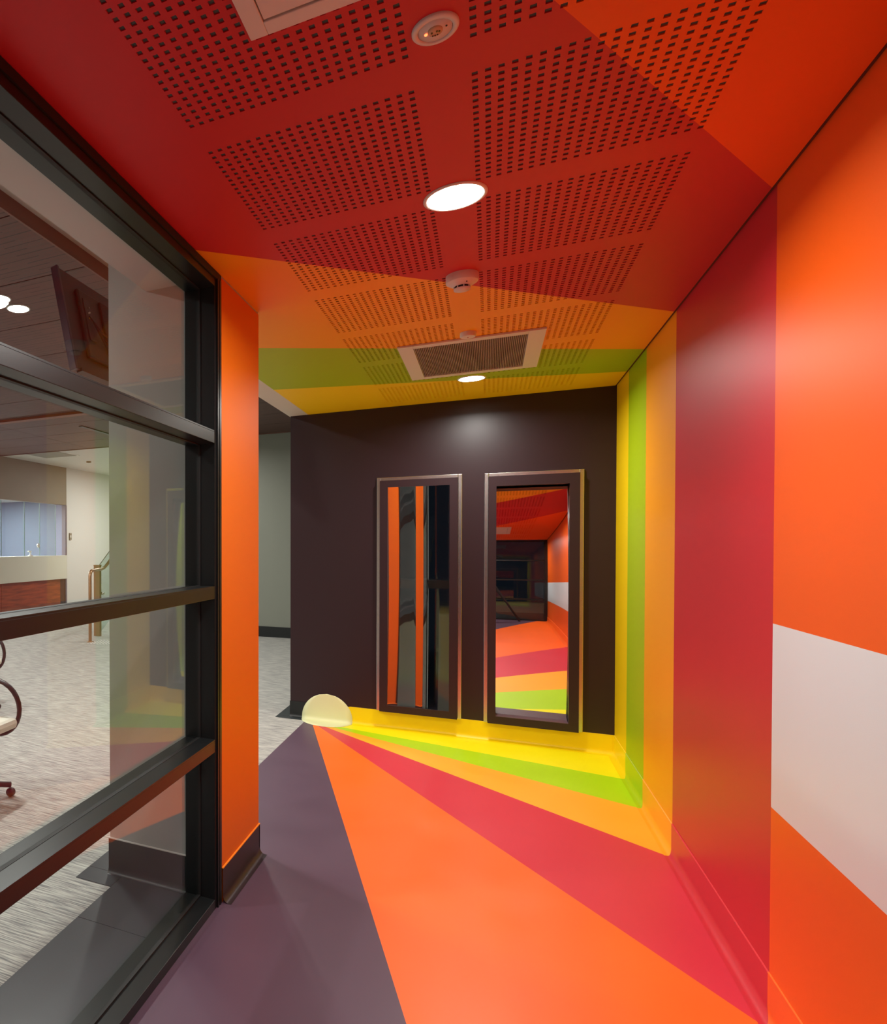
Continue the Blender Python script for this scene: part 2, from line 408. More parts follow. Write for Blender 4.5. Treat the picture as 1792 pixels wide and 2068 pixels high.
# edges
cm.add([(XCR, YE, ZC), (XCR, YB, ZC), (XCR, YB, ZC + 0.013), (XCR, YE, ZC + 0.013)], [(0, 1, 2, 3)])
ceil = cm.build('ceiling', m_ceil)
structure(ceil, 'painted plasterboard corridor ceiling in diagonal colour bands with perforated blocks', 'ceiling')
pv = []; pf = []
ln = [0.0]
for k in range(20): ln += [k * P_ + P_ * 0.27, k * P_ + P_ * 0.73]
ln.append(20 * P_)
n = len(ln)
for y in ln:
    for x in ln: pv.append((x, y, 0))
for j in range(n - 1):
    for i in range(n - 1):
        if i % 2 == 1 and j % 2 == 1: continue
        a = j * n + i; pf.append((a, a + n, a + n + 1, a + 1))
pm = MB(); pm.add(pv, pf)
for j in range(20):
    for i in range(20):
        x0, x1, y0, y1 = ln[2 * i + 1], ln[2 * i + 2], ln[2 * j + 1], ln[2 * j + 2]
        b = [(x0, y0), (x1, y0), (x1, y1), (x0, y1)]
        pm.add([(x, y, 0) for x, y in b] + [(x, y, 0.0035) for x, y in b], [(k, (k + 1) % 4, 4 + (k + 1) % 4, 4 + k) for k in range(4)])
proto = None
for y in rows:
    for x in (xl0, xr0):
        if proto is None: proto = pm.build('perforated_panel', m_ceil, ceil); o = proto
        else: o = proto.copy(); COL.objects.link(o); o.parent = ceil
        o.location = (x, y, ZC)
bxo('shadow_gap_fill', mat('gap_shade_red', (0.09, 0.008, 0.006), 0.8), ceil, XCR, XR - 0.0005, YE, YB - 0.003, ZC + 0.0015, ZC + 0.0034)  # strip added in the open gap, its shade painted dark red
bxo('felt_backing', m_felt, ceil, XL, XR + 0.05, YE, YB, ZC + 0.0036, ZC + 0.03)

# white ceiling above / upstand to lobby, closing the plenum
up = MB().box(-1.647, -1.635, 3.41, 11.6, ZC, 3.65).build('trim_1', m_white)
structure(up, 'white plaster upstand over the lobby opening', 'trim')
so_ = MB().box(-1.43, -1.2, -3, 2.87, ZC, 3.65).build('trim_2', m_white)
structure(so_, 'white plaster downstand box above the glazing on the lobby side', 'bulkhead')

# ================================================================== PILLAR
pl = MB().box(-1.635, XL, 2.87, 3.41, 0.0, 3.65).build('wall_left', m_grey)
structure(pl, 'short nib wall at the end of the glazing, grey to the lobby and orange to the corridor', 'wall')
MB().box(XL - 0.001, XL + 0.003, 2.862, 3.412, 0.0, ZC - 0.012).build('painted_face', m_pillar, pl, label='orange face towards the corridor')
bl = empty('baseboard_left'); structure(bl, 'dark coved vinyl skirting around the nib wall', 'skirting')
cl = cove(0.006, 8, 0.155)
MB().sweep_y([(XL + 0.003 + o, z) for o, z in cl], 2.862, 3.418).build('skirting_section', m_skirt, bl, label='plum skirting under the orange face')
MB().box(XL, XL + 0.010, 2.862, 3.418, 0.154, 0.1585).build('weld_bead', mat('bead_orange', (1, 0.32, 0.02), 0.4), bl, label='bright orange bead')
MB().sweep_x([(2.87 - o, z) for o, z in cove(0.006, 8, 0.172)], -1.64, -1.2).build('skirting_section', m_blackv, bl, label='charcoal skirting on the lobby side')
MB().box(-1.64, -1.2, 2.862, 2.87, 0.170, 0.1745).build('weld_bead', m_plastic, bl, label='pale bead')
MB().box(XL - 0.0, XL + 0.009, 3.405, 3.418, 0.0, 0.155).build('end_cap', m_skirt, bl)

# ================================================================== GLAZED SCREEN
gs = empty('window_1', (-1.13, 2.0, 0)); structure(gs, 'black framed floor to ceiling glazing between corridor and lobby', 'window')
FX0, FX1 = -1.20, -1.058     # frame depth
def bar(name, y0, y1, z0, z1):
    o = MB().box(FX0 - gs.location.x, FX1 - gs.location.x, y0 - 2.0, y1 - 2.0, z0, z1).build(name, m_frame, gs, 0.0015)
    return o
Y1 = 2.795
bar('jamb', Y1, 2.85, 0.0, ZC)
bar('sill', YE, Y1, 0.0, 0.042)
bar('head', YE, Y1, ZC - 0.068, ZC)
ZT = [(0.697, 0.747), (1.374, 1.424), (2.056, 2.106)]
for a, b in ZT: bar('transom', YE, Y1, a, b)
bar('mullion', 0.35, 0.40, 0.042, ZC - 0.068)
# cover strips and gaskets
gx = gs.location.x
def gbox(name, m, x0, x1, y0, y1, z0, z1): return MB().box(x0 - gx, x1 - gx, y0 - 2, y1 - 2, z0, z1).build(name, m, gs)
gbox('cover_strip', m_frame, -1.058, -1.050, 2.812, 2.826, 0.0, ZC - 0.03)
gbox('cover_strip', m_frame, -1.058, -1.050, 2.836, 2.858, 0.0, ZC - 0.03)
gbox('cover_strip', m_framein, -1.058, -1.052, YE, 2.86, ZC - 0.034, ZC - 0.004)
for a, b in ZT: gbox('glazing_bead', m_frame, -1.132, -1.058, YE, Y1, b, b + 0.006)
gaps = [(0.042, 0.697), (0.747, 1.374), (1.424, 2.056), (2.106, ZC - 0.068)]
for a, b in gaps:
    for y0, y1 in ((YE, 0.35), (0.40, Y1)):
        gbox('glass_pane', m_glass, -1.137, -1.131, y0 + 0.002, y1 - 0.002, a + 0.001, b - 0.001)
    gbox('gasket', m_framein, -1.142, -1.126, Y1 - 0.006, Y1 + 0.001, a, b)
    gbox('gasket', m_framein, -1.142, -1.126, 0.401, Y1, a, a + 0.007)
    gbox('gasket', m_framein, -1.142, -1.126, 0.401, Y1, b - 0.004, b)

# ================================================================== END (behind the photographer): dark glazed entry
eg = empty('window_2', (0, YE, 0)); structure(eg, 'dark glazed entry screen at the far corridor end behind the photographer', 'window')
for x0, x1 in ((-1.2, -1.15), (XR - 0.05, XR)): MB().box(x0, x1, -0.08, 0, 0, ZC).build('mullion', m_frame, eg)
for z in (0.0, 0.72, 1.39, 2.07, ZC - 0.06): MB().box(-1.15, XR - 0.05, -0.06, 0, z, z + 0.045).build('transom', m_frame, eg, label=None)
MB().box(-1.15, XR - 0.05, -0.035, -0.03, 0.045, ZC - 0.06).build('glass_pane', m_night, eg)
pv_ = MB().box(-6, 4, -9, YE - 0.1, -0.15, -0.02).build('floor', m_tile); structure(pv_, 'dark paving outside the entry screen', 'paving')
kb = MB().box(-0.9, 3.0, -3.6, -3.1, -0.02, 0.42).build('trim_3', m_beige); structure(kb, 'low beige wall outside the dark entry screen', 'wall')

# ================================================================== MIRRORS
def mirror(x0, x1, z0, z1, mx0, mx1, mz0, mz1, dep, label):
    t = empty('distortion_mirror', ((x0 + x1) / 2, YB, z0)); tag(t, label, 'mirror', 'pair of distortion mirrors')
    ox, oz = t.location.x, z0
    sw, sd = 0.030, 0.020
    def b(name, m, a0, a1, y0, y1, c0, c1, bev=0.0):
        return MB().box(a0 - ox, a1 - ox, y0, y1, c0 - oz, c1 - oz).build(name, m, t, bev)
    b('steel_strip', m_steel, x0, x0 + sw, -sd, 0, z0, z1, 0.003); b('steel_strip', m_steel, x1 - sw, x1, -sd, 0, z0, z1, 0.003)
    b('steel_strip', m_steel, x0 + sw, x1 - sw, -sd, 0, z1 - sw, z1, 0.003)
    fd = 0.066
    i0, i1, j1 = x0 + sw, x1 - sw, z1 - sw
    b('frame_rail', m_plum, i0, mx0, -fd, 0.0, z0 + 0.005, j1); b('frame_rail', m_plum, mx1, i1, -fd, 0, z0 + 0.005, j1)
    b('frame_rail', m_plum, mx0, mx1, -fd, 0, z0 + 0.005, mz0); b('frame_rail', m_plum, mx0, mx1, -fd, 0, mz1, j1)
    g = MB(); nx, nz = 100, 64; vs = []; fs = []
    for j in range(nz + 1):
        for i in range(nx + 1):
            u_, v_ = i / nx, j / nz
            vs.append((mx0 + u_ * (mx1 - mx0) - ox, -dep(u_, v_), mz0 + v_ * (mz1 - mz0) - oz))
    for j in range(nz):
        for i in range(nx): a = j * (nx + 1) + i; fs.append((a, a + nx + 1, a + nx + 2, a + 1)[::-1])
    g.add(vs, fs, True); g.build('mirror_sheet', m_mirror, t)
    return t
W1 = 0.485
TK = [(0.0, 0.013), (0.24, 0.000), (0.42, -0.010), (0.48, -0.034), (0.55, -0.050), (0.61, -0.034), (0.68, 0.0), (1.0, 0.004)]
def tilt(u_):
    for (a, p), (b, q) in zip(TK, TK[1:]):
        if u_ <= b:
            k = (u_ - a) / (b - a); k = k * k * (3 - 2 * k); return p + (q - p) * k
    return TK[-1][1]
DL = [0.0]
for i_ in range(200): DL.append(DL[-1] + tilt((i_ + 0.5) / 200) * -W1 / 200)
DM = (max(DL) + min(DL)) / 2
def depL(u_, v_):      # wavy sideways, hollow top to bottom
    z = (v_ - 0.5) * 1.9
    return 0.010 + (DL[int(round(u_ * 200))] - DM) + z * z / (2 * 9.6)
def depR(u_, v_):      # bulging top to bottom
    z = (v_ - 0.50) * 1.87
    return 0.032 - z * z / (2 * 6.1)
mirror(-0.871, -0.203, SH, 2.195, -0.777, -0.294, 0.215, 2.105, depL, 'left tall mirror in steel and plum frame showing stretched vertical orange stripes')
mt = mirror(-0.040, 0.637, SH, 2.190, NX0, NX1, NZ0, NZ1, depR, 'right tall mirror in steel and plum frame reflecting the coloured floor')
ox, oz = mt.location.x, mt.location.z
MB().box(NX0 - ox, NX1 - ox, -0.065, 0.06, NZ0 - oz, NZ0 + 0.004 - oz).build('sill_sheen_plate', mat('lit_plum_sill', (0.11, 0.065, 0.080), 0.4), mt)  # added plate; the ledge's glossy reflection is put into a lighter plum
for a, b_, c_, d_ in ((NX0 - 0.01, NX0, NZ0 - 0.01, NZ1 + 0.01), (NX1, NX1 + 0.01, NZ0 - 0.01, NZ1 + 0.01), (NX0, NX1, NZ0 - 0.01, NZ0), (NX0, NX1, NZ1, NZ1 + 0.01)):
    MB().box(a - ox, b_ - ox, 0.0, 0.148, c_ - oz, d_ - oz).build('reveal_lining', m_plum, mt)

# ================================================================== CEILING FITTINGS (corridor)
def downlight(x, y, z, rad, power, label, group, lit=True, spread=2.88, cat='downlight'):
    t = empty('downlight', (x, y, z)); tag(t, label, cat, group)
    MB().lathe([(rad + 0.012, 0.0), (rad + 0.012, -0.003), (rad + 0.006, -0.006), (rad, -0.005), (rad, 0.0)], cap=False).build('trim_ring', m_plastic, t)
    MB().lathe([(0.0001, -0.004), (rad, -0.004)], cap=False).build('diffuser', m_light, t)
    area('lamp', t, 0, 0, -0.012, rad * 1.8, power, spread=spread)
    return t
downlight(-0.11, 2.61, ZC, 0.088, DOWN_W, 'lit round downlight in the red part of the corridor ceiling', 'corridor downlights')
downlight(-0.12, 5.51, ZC, 0.082, DOWN_W, 'lit round downlight behind the ceiling grille near the plum wall', 'corridor downlights')
downlight(-0.115, -0.29, ZC, 0.082, DOWN_W, 'lit round downlight above the photographer', 'corridor downlights')

# emergency light
t = empty('emergency_light', (-0.116, 1.741, ZC)); tag(t, 'round white emergency light with a glowing red indicator', 'emergency light')
MB().lathe([(0.0505, 0), (0.0505, -0.004), (0.048, -0.007), (0.038, -0.008), (0.037, -0.004)], cap=False).build('trim_ring', m_plastic, t)
MB().lathe([(0.0375, -0.003), (0.0365, -0.003)], cap=False).build('groove', m_black, t)
MB().lathe([(0.0365, -0.002), (0.0362, -0.006), (0.0001, -0.0065)], cap=False).build('face_plate', m_plastic, t)
MB().lathe([(0.016, -0.006), (0.0158, -0.009), (0.012, -0.0105), (0.0001, -0.012)], cap=False).build('lens', mat('amber_lens', (0.62, 0.42, 0.25), 0.2), t)
for x, y in ((-0.007, -0.002), (0.004, -0.0035), (0.009, -0.001)): MB().lathe([(0.0022, -0.011), (0.0022, -0.013)], x, y, 10).build('lamp_chip', mat('olive_chip', (0.10, 0.12, 0.02), 0.3), t)
for k in range(3): MB().box(-0.007 + k * 0.005, -0.004 + k * 0.005, 0.0075, 0.010, -0.0125, -0.010).build('vent_slot', m_black, t)
MB().lathe([(0.002, -0.006), (0.002, -0.008)], 0.024, -0.005, 10).build('test_button', m_black, t)
MB().lathe([(0.0036, -0.006), (0.003, -0.0085), (0.0001, -0.0095)], -0.020, 0.004, 12, cap=False).build('indicator_led', m_led, t)

# smoke detector
t = empty('smoke_detector', (-0.113, 3.385, ZC)); tag(t, 'white domed smoke detector with black vent slots', 'detector')
MB().lathe([(0.066, 0), (0.066, -0.008), (0.0655, -0.030), (0.063, -0.033)], cap=False).build('base', m_plastic, t)
MB().lathe([(0.063, -0.033), (0.056, -0.038), (0.034, -0.050), (0.0325, -0.051)], cap=False).build('body', m_plastic, t)
MB().lathe([(0.030, -0.050), (0.030, -0.060)], cap=False).build('sensor_core', m_black, t)
MB().lathe([(0.034, -0.0595), (0.033, -0.066), (0.0001, -0.069)], cap=True).build('cap', m_plastic, t)
for k in range(8):
    a = 2 * PI * k / 8 + 0.25; MB().box(-0.002, 0.002, 0.030, 0.034, -0.061, -0.050).build('rib', m_plastic, t).rotation_euler = (0, 0, a)
MB().lathe([(0.0022, -0.041), (0.0022, -0.047)], 0.020, -0.042, 8).build('indicator_led', m_black, t)
t = empty('heat_sensor', (-0.113, 4.315, ZC)); tag(t, 'small flat white ceiling sensor in front of the air grille', 'sensor')
MB().lathe([(0.041, 0), (0.041, -0.022), (0.037, -0.026)], cap=False).build('body', m_plastic, t)
MB().lathe([(0.037, -0.026), (0.0001, -0.027)], cap=False).build('face', m_plastic, t)
MB().lathe([(0.003, -0.026), (0.003, -0.029)], 0, 0.0, 8).build('indicator_led', mat('red_dot', (0.4, 0.02, 0.02), 0.4), t)

# air grille
t = empty('air_grille', (-0.113, 4.865, ZC)); tag(t, 'white framed air grille with fine lengthwise blades beside a downlight', 'grille')
gw, gd, gb = 0.385, 0.455, 0.085
for a in (MB().box(-gw, -gw + gb, -gd, gd, -0.012, 0), MB().box(gw - gb, gw, -gd, gd, -0.012, 0), MB().box(-gw + gb, gw - gb, -gd, -gd + 0.06, -0.012, 0), MB().box(-gw + gb, gw - gb, gd - 0.06, gd, -0.012, 0)):
    a.build('frame_rail', m_plastic, t, 0.002)
bl_ = MB(); nb = 62
for k in range(nb):
    x = -gw + gb + (k + 0.5) * (2 * (gw - gb)) / nb; bl_.box(x - 0.0014, x + 0.0014, -gd + 0.06, gd - 0.06, -0.009, -0.001)
tag(bl_.build('grille_blade', m_grill, t), kind='stuff')
bxo('back_plate', mat('grille_back', (0.16, 0.12, 0.11), 0.7), t, -gw + gb, gw - gb, -gd + 0.06, gd - 0.06, -0.001, 0.0)

# access panel
t = empty('ceiling_access_panel', (-0.113, 1.08, ZC)); tag(t, 'white framed ceiling panel cut by the top edge of the photo', 'ceiling panel')
gw, gd, gb = 0.385, 0.477, 0.042
for a in (MB().box(-gw, -gw + gb, -gd, gd, -0.014, 0), MB().box(gw - gb, gw, -gd, gd, -0.014, 0), MB().box(-gw + gb, gw - gb, -gd, -gd + gb, -0.014, 0), MB().box(-gw + gb, gw - gb, gd - gb, gd, -0.014, 0)):
    a.build('frame_rail', m_plastic, t, 0.002)
bxo('dark_gap', m_black, t, -gw + gb, gw - gb, -gd + gb, gd - gb, -0.003, 0)
bxo('infill_panel', m_plastic, t, -gw + gb + 0.003, gw - gb - 0.003, -gd + gb + 0.006, gd - gb - 0.006, -0.012, -0.003)

# ================================================================== LOBBY SHELL
ZL = 3.65
lc = MB().box(-9.9, -1.43, -3, 18.5, ZL, ZL + 0.1).build('ceiling', m_white); structure(lc, 'white plaster ceiling of the lobby', 'ceiling')
wf = MB().box(-5.0, -1.635, 11.6, 11.75, 0, ZL).build('wall_far', m_lobwall); structure(wf, 'grey green lobby wall seen through the opening', 'wall')
bf = MB().box(-5.0, -1.64, 11.575, 11.6, 0, 0.18).build('baseboard_far', m_blackv); structure(bf, 'black skirting of the grey green lobby wall', 'skirting')
wl = MB().box(-5.0, -4.9, 11.75, 18.5, 0, ZL).build('wall_stair', m_lobwall); structure(wl, 'lobby side wall beyond the stair', 'wall')
we = MB().box(-9.9, -4.9, 18.4, 18.5, 0, ZL).build('wall_lobby_end', m_white); structure(we, 'white end wall of the lobby', 'wall')
wn = MB().box(-9.9, -1.2, -3.1, -3, 0, ZL).build('wall_lobby_near', m_white); structure(wn, 'white lobby wall behind the glazing', 'wall')
wx = MB().box(-1.635, -1.60, 6.45, 11.6, 0, ZL).build('wall_lobby_side', m_lobwall); structure(wx, 'lobby wall behind the plum end wall', 'wall')
XW = -9.76
ww = MB(); ww.box(XW - 0.15, XW, 14.87, 18.5, 0, ZL); ww.box(XW - 0.15, XW, -3, 9.6, 0, ZL)
wwo = ww.build('wall_lobby_left', m_white); structure(wwo, 'white lobby wall beyond the reception counter', 'wall')
bh = MB().box(XW - 0.15, XW, 9.6, 14.87, CH + 1.065, ZL).build('trim_4', m_beige); structure(bh, 'beige bulkhead above the reception screens', 'bulkhead')
# office behind the counter
ob = MB(); ob.box(-12.6, -12.5, 9.5, 15.0, 0, ZL); ob.box(-12.5, XW - 0.15, 14.9, 15.0, 0, ZL); ob.box(-12.5, XW - 0.15, 9.5, 9.6, 0, ZL)
obo = ob.build('wall_office', m_blue); structure(obo, 'pale blue walls of the reception office', 'wall')
oc = MB().box(-12.6, XW - 0.15, 9.5, 15.0, CH + 1.2, CH + 1.25).build('ceiling', m_white); structure(oc, 'white ceiling of the reception office', 'ceiling')

# timber ceiling raft: a thing of panels
rf = empty('timber_ceiling_raft', (-5.0, 6.0, 3.55)); structure(rf, 'brown timber ceiling raft hung over the lobby', 'ceiling')
XR0, XR1 = -2.47, -9.3
RZ = CH + 1.94
def grooved(name):
    m = bpy.data.materials.new(name); m.use_nodes = True; nt = m.node_tree; b = nt.nodes['Principled BSDF']; L_ = nt.links
    geo = nt.nodes.new('ShaderNodeNewGeometry'); sp = nt.nodes.new('ShaderNodeSeparateXYZ'); L_.new(geo.outputs['Position'], sp.inputs[0])
    def mth(op, a, b_=None, c_=None):
        k = nt.nodes.new('ShaderNodeMath'); k.operation = op
        for i, v in enumerate((a, b_, c_)):
            if v is None: continue
            if isinstance(v, (int, float)): k.inputs[i].default_value = v
            else: L_.new(v, k.inputs[i])
        return k.outputs[0]
    fy = mth('FRACT', mth('MULTIPLY', sp.outputs['Y'], 1 / 0.064))
    ln_ = mth('LESS_THAN', fy, 0.16)
    row = mth('FLOOR', mth('MULTIPLY', sp.outputs['Y'], 1 / 0.064))
    off = mth('MULTIPLY', mth('FRACT', mth('MULTIPLY', row, 0.5)), 1.0)
    fx = mth('FRACT', mth('ADD', mth('MULTIPLY', sp.outputs['X'], 1 / 0.62), off))
    seg = mth('LESS_THAN', fx, 0.72)
    fac = mth('MULTIPLY', ln_, seg)
    mx = nt.nodes.new('ShaderNodeMix'); mx.data_type = 'RGBA'
    n = nt.nodes.new('ShaderNodeTexNoise'); n.inputs['Scale'].default_value = 1; mp = nt.nodes.new('ShaderNodeMapping'); mp.inputs['Scale'].default_value = (2, 24, 1)
    L_.new(geo.outputs['Position'], mp.inputs[0]); L_.new(mp.outputs[0], n.inputs['Vector'])
    m2 = nt.nodes.new('ShaderNodeMix'); m2.data_type = 'RGBA'; m2.inputs[6].default_value = (0.085, 0.037, 0.026, 1); m2.inputs[7].default_value = (0.13, 0.058, 0.042, 1)
    L_.new(n.outputs['Fac'], m2.inputs[0]); L_.new(m2.outputs[2], mx.inputs[6]); mx.inputs[7].default_value = (0.022, 0.012, 0.009, 1)
    L_.new(fac, mx.inputs[0]); L_.new(mx.outputs[2], b.inputs['Base Color']); b.inputs['Roughness'].default_value = 0.5
    return m
m_groove = grooved('grooved_timber_panel')
py = 0.833; ystarts = [4.02 - 8 * py + k * py for k in range(17)]
tile_me = None
for k, y in enumerate(ystarts):
    if y + py > 11.65: break
    for q in range(3):
        xa = XR0 - 0.012 - q * 2.27; xb = xa - 2.26
        plain = y > 8.2
        MB().box(xb + 5.0, xa + 5.0, y + 0.006 - 6.0, y + py - 0.006 - 6.0, 0, 0.02).build('ceiling_board', m_ceilwood if plain else m_groove, rf).location = (0, 0, RZ - 3.55)
MB().box(XR1 + 5, XR0 + 5, -3 - 6, 11.55 - 6, 0.02, 0.03).build('backing_board', m_black, rf).location = (0, 0, RZ - 3.55)
MB().box(XR0 + 5 - 0.012, XR0 + 5 + 0.004, -3 - 6, 11.55 - 6, 0, 0.10).build('fascia', m_trimwood, rf).location = (0, 0, RZ - 3.55)
MB().box(XR1 + 5, XR0 + 5, 8.28 - 6, 8.42 - 6, -0.035, 0.0).build('cross_batten', m_batten, rf).location = (0, 0, RZ - 3.55)
MB().box(XR1 + 5, XR0 + 5, 11.52 - 6, 11.56 - 6, -0.01, 0.10).build('fascia', m_trimwood, rf).location = (0, 0, RZ - 3.55)
sl = bxo('slot_diffuser', m_black, None, -5.86, -5.79, 9.3, 10.3, RZ - 0.012, RZ - 0.0005); tag(sl, 'narrow dark slot diffuser in the timber ceiling', 'diffuser')
downlight(-3.39, 4.46, RZ, 0.085, LOBBY_W, 'lit round downlight in the timber ceiling, right of its pair', 'lobby downlights')
downlight(-3.39, 4.21, RZ, 0.085, LOBBY_W, 'lit round downlight in the timber ceiling, left of its pair', 'lobby downlights')
for x, y, nm in ((-5.6, 4.3, 'middle left'), (-3.4, 7.4, 'middle right'), (-7.8, 7.2, 'central'), (-3.2, 1.2, 'near right'), (-5.6, 1.0, 'near left'), (-4.6, 10.2, 'far right'), (-7.8, 4.5, 'outer left'), (-8.6, 6.5, 'far left')):
    downlight(x, y, RZ, 0.085, LOBBY_W * 1.2, 'added unseen downlight brightening the lobby, in the %s part of the timber ceiling' % nm, 'lobby downlights')  # unseen lamps added for the lobby's strong even brightness
# ceiling grille and lights in white ceiling
t = empty('lobby_ceiling_grille', (-8.62, 12.5, ZL)); tag(t, 'square grey ceiling grille in the white lobby ceiling', 'grille')
bxo('grille_face', mat('grey_grille', (0.26, 0.26, 0.23), 0.6), t, -0.42, 0.42, -0.42, 0.42, -0.012, 0); bxo('frame', m_plastic, t, -0.47, 0.47, -0.47, 0.47, -0.006, 0)
t = empty('lobby_detector', (-8.54, 14.0, ZL)); tag(t, 'tiny round detector on the white lobby ceiling', 'detector'); MB().lathe([(0.06, 0), (0.06, -0.03), (0.0001, -0.04)], cap=False).build('body', m_beige, t)
lt = empty('added_panel_light', (-7.2, 15.6, ZL)); tag(lt, 'unseen panel lamp added above the stair to brighten the lobby', 'light'); MB().box(-0.3, 0.3, -0.3, 0.3, -0.01, 0).build('diffuser', m_light, lt); area('lamp', lt, 0, 0, -0.02, 0.6, 150, shape='SQUARE')  # emissive panel and lamp added out of view to brighten the lobby
lt = empty('office_light', (-11.2, 12.4, CH + 1.199)); tag(lt, 'lit panel light in the reception office ceiling', 'light'); MB().box(-0.6, 0.6, -1.2, 1.2, -0.01, 0).build('diffuser', m_light, lt); area('lamp', lt, 0, 0, -0.02, 1.2, 90, (0.95, 0.97, 1), 'RECTANGLE', 2.4)

# ================================================================== RECEPTION COUNTER
rc = empty('reception_counter', (XW, 12.2, 0)); tag(rc, 'reception counter with cream top band over red timber front', 'counter')
bxo('upper_fascia', m_laminate, rc, -0.02, 0.10, -2.55, 2.53, CH - 0.86, CH - 0.255, 0.004)
bxo('counter_top', m_laminate, rc, -0.6, -0.02, -2.55, 2.56, CH - 0.30, CH - 0.265)
for k in range(2): bxo('timber_panel', m_timber, rc, -0.10, 0.03, -2.5 + k * 2.42, -0.09 + k * 2.42 if k == 0 else 2.32, 0.0, CH - 0.862)
bxo('side_panel', m_skirt, rc, -0.12, 0.0, 2.37, 2.62, 0.0, CH - 0.862)
bxo('end_post', mat('slate_violet', (0.12, 0.11, 0.14), 0.5), rc, -0.10, 0.012, 2.595, 2.665, 0.0, CH + 1.06)
t = empty('reception_screen', (XW, 12.2, CH - 0.25)); tag(t, 'frameless glass screens standing on the reception counter', 'screen')
for a, b in ((-2.5, 0.0), (0.006, 0.88), (0.886, 1.50), (1.506, 2.20)):
    bxo('glass_panel', m_glassg, t, -0.04, -0.03, a, b, 0.0, 1.30)
for y in (0.002, 0.882, 1.502, 2.2): bxo('glass_edge', mat('glass_edge_tint', (0.16, 0.24, 0.24), 0.3), t, -0.045, -0.028, y - 0.008, y + 0.008, 0, 1.30)
t = empty('desk_phone_stand', (XW + 0.04, 13.22, CH - 0.253)); tag(t, 'small white upright item on the reception counter', 'stand')
MB().lathe([(0.06, 0), (0.06, 0.02), (0.02, 0.03), (0.02, 0.12)], 0, 0, 16).build('base', m_plastic, t); MB().box(-0.02, 0.02, -0.09, 0.02, 0.10, 0.13).build('arm', m_plastic, t)
t = empty('speak_through', (XW - 0.02, 13.63, CH + 0.0)); tag(t, 'round speaking hole fitting on the reception glass', 'fitting')
k_ = MB().lathe([(0.055, -0.01), (0.055, 0.01)], 0, 0, 20).build('disc', m_steel, t); k_.rotation_euler = (0, PI / 2, 0)
t = empty('wall_switch', (XW + 0.005, 15.03, CH + 0.24)); tag(t, 'small switch plate on the white lobby wall', 'switch'); bxo('plate', m_beige, t, 0, 0.02, -0.05, 0.05, -0.09, 0.09); bxo('button', m_plastic, t, 0.02, 0.026, -0.02, 0.02, -0.03, 0.03)

# ================================================================== STAIR RAIL
t = empty('handrail', (-5.84, 9.6, 0)); tag(t, 'bronze tube handrail bending up at the lobby stair', 'handrail')
MB().tube([(0, 0, 0), (0, 0, 1.10), (-0.004, 0.02, 1.15), (-0.015, 0.06, 1.175), (-0.03, 0.12, 1.185), (-0.14, 0.62, 1.195), (-0.165, 0.76, 1.215), (-0.175, 0.88, 1.27), (-0.19, 1.9, 1.95)], 0.028).build('rail', m_copper, t)
MB().lathe([(0.06, 0), (0.06, 0.01), (0.03, 0.014)], 0, 0, 20).build('base_plate', m_copper, t)
t = empty('newel_post', (-6.11, 10.31, 0)); tag(t, 'square bronze post beside the glass stair panel', 'post')
bxo('post', m_copper, t, -0.065, 0.055, -0.03, 0.03, 0, 1.25); bxo('cap', m_copper, t, -0.07, 0.06, -0.035, 0.035, 1.25, 1.265)
t = empty('glass_balustrade', (-6.11, 10.36, 0)); tag(t, 'sloping glass stair balustrade panel beside the bronze post', 'balustrade')
g = MB(); pr = [(0.01, 0.05), (0.01, 1.26), (1.5, 2.25), (1.5, 0.9)]
g.add([(0, y, z) for y, z in pr] + [(0.012, y, z) for y, z in pr], [(0, 1, 2, 3), (7, 6, 5, 4), (0, 4, 5, 1), (1, 5, 6, 2), (2, 6, 7, 3), (3, 7, 4, 0)])
g.build('glass_panel', m_glassg, t)
MB().tube([(0.006, 0.01, 1.268), (0.006, 1.5, 2.258)], 0.008, 6).build('edge_cap', m_steel, t)
MB().lathe([(0.0001, -0.03), (0.025, -0.03), (0.025, 0.03), (0.0001, 0.03)], 0, 0, 12).build('clamp', m_steel, t).matrix_local = Matrix.Translation((0.03, 0.06, 0.75)) @ Matrix.Rotation(PI / 2, 4, 'Y')
t = empty('stair', (-5.3, 10.9, 0)); tag(t, 'lobby stair hidden behind the nib wall', 'stair')
for k in range(8): bxo('step', m_lobwall, t, -0.60, 0.28, k * 0.28, (k + 1) * 0.28, 0, 0.17 * (k + 1)) if k < 2 else bxo('step', m_lobwall, t, 0.0 - 0.30, 0.08, k * 0.28, (k + 1) * 0.28, 0.17 * (k - 1), 0.17 * (k + 1))
st = MB()
for i in range(13):
    for j in range(7):
        st.lathe([(0.017, 0.0), (0.015, 0.006), (0.0001, 0.008)], -5.77 + i * 0.05, 9.42 + j * 0.07 + 0.08 * i * 0.2, 6, cap=False)
sto = st.build('tactile_studs', m_plastic); tag(sto, 'patch of small white tactile studs at the foot of the handrail', 'tactile studs', kind='stuff')

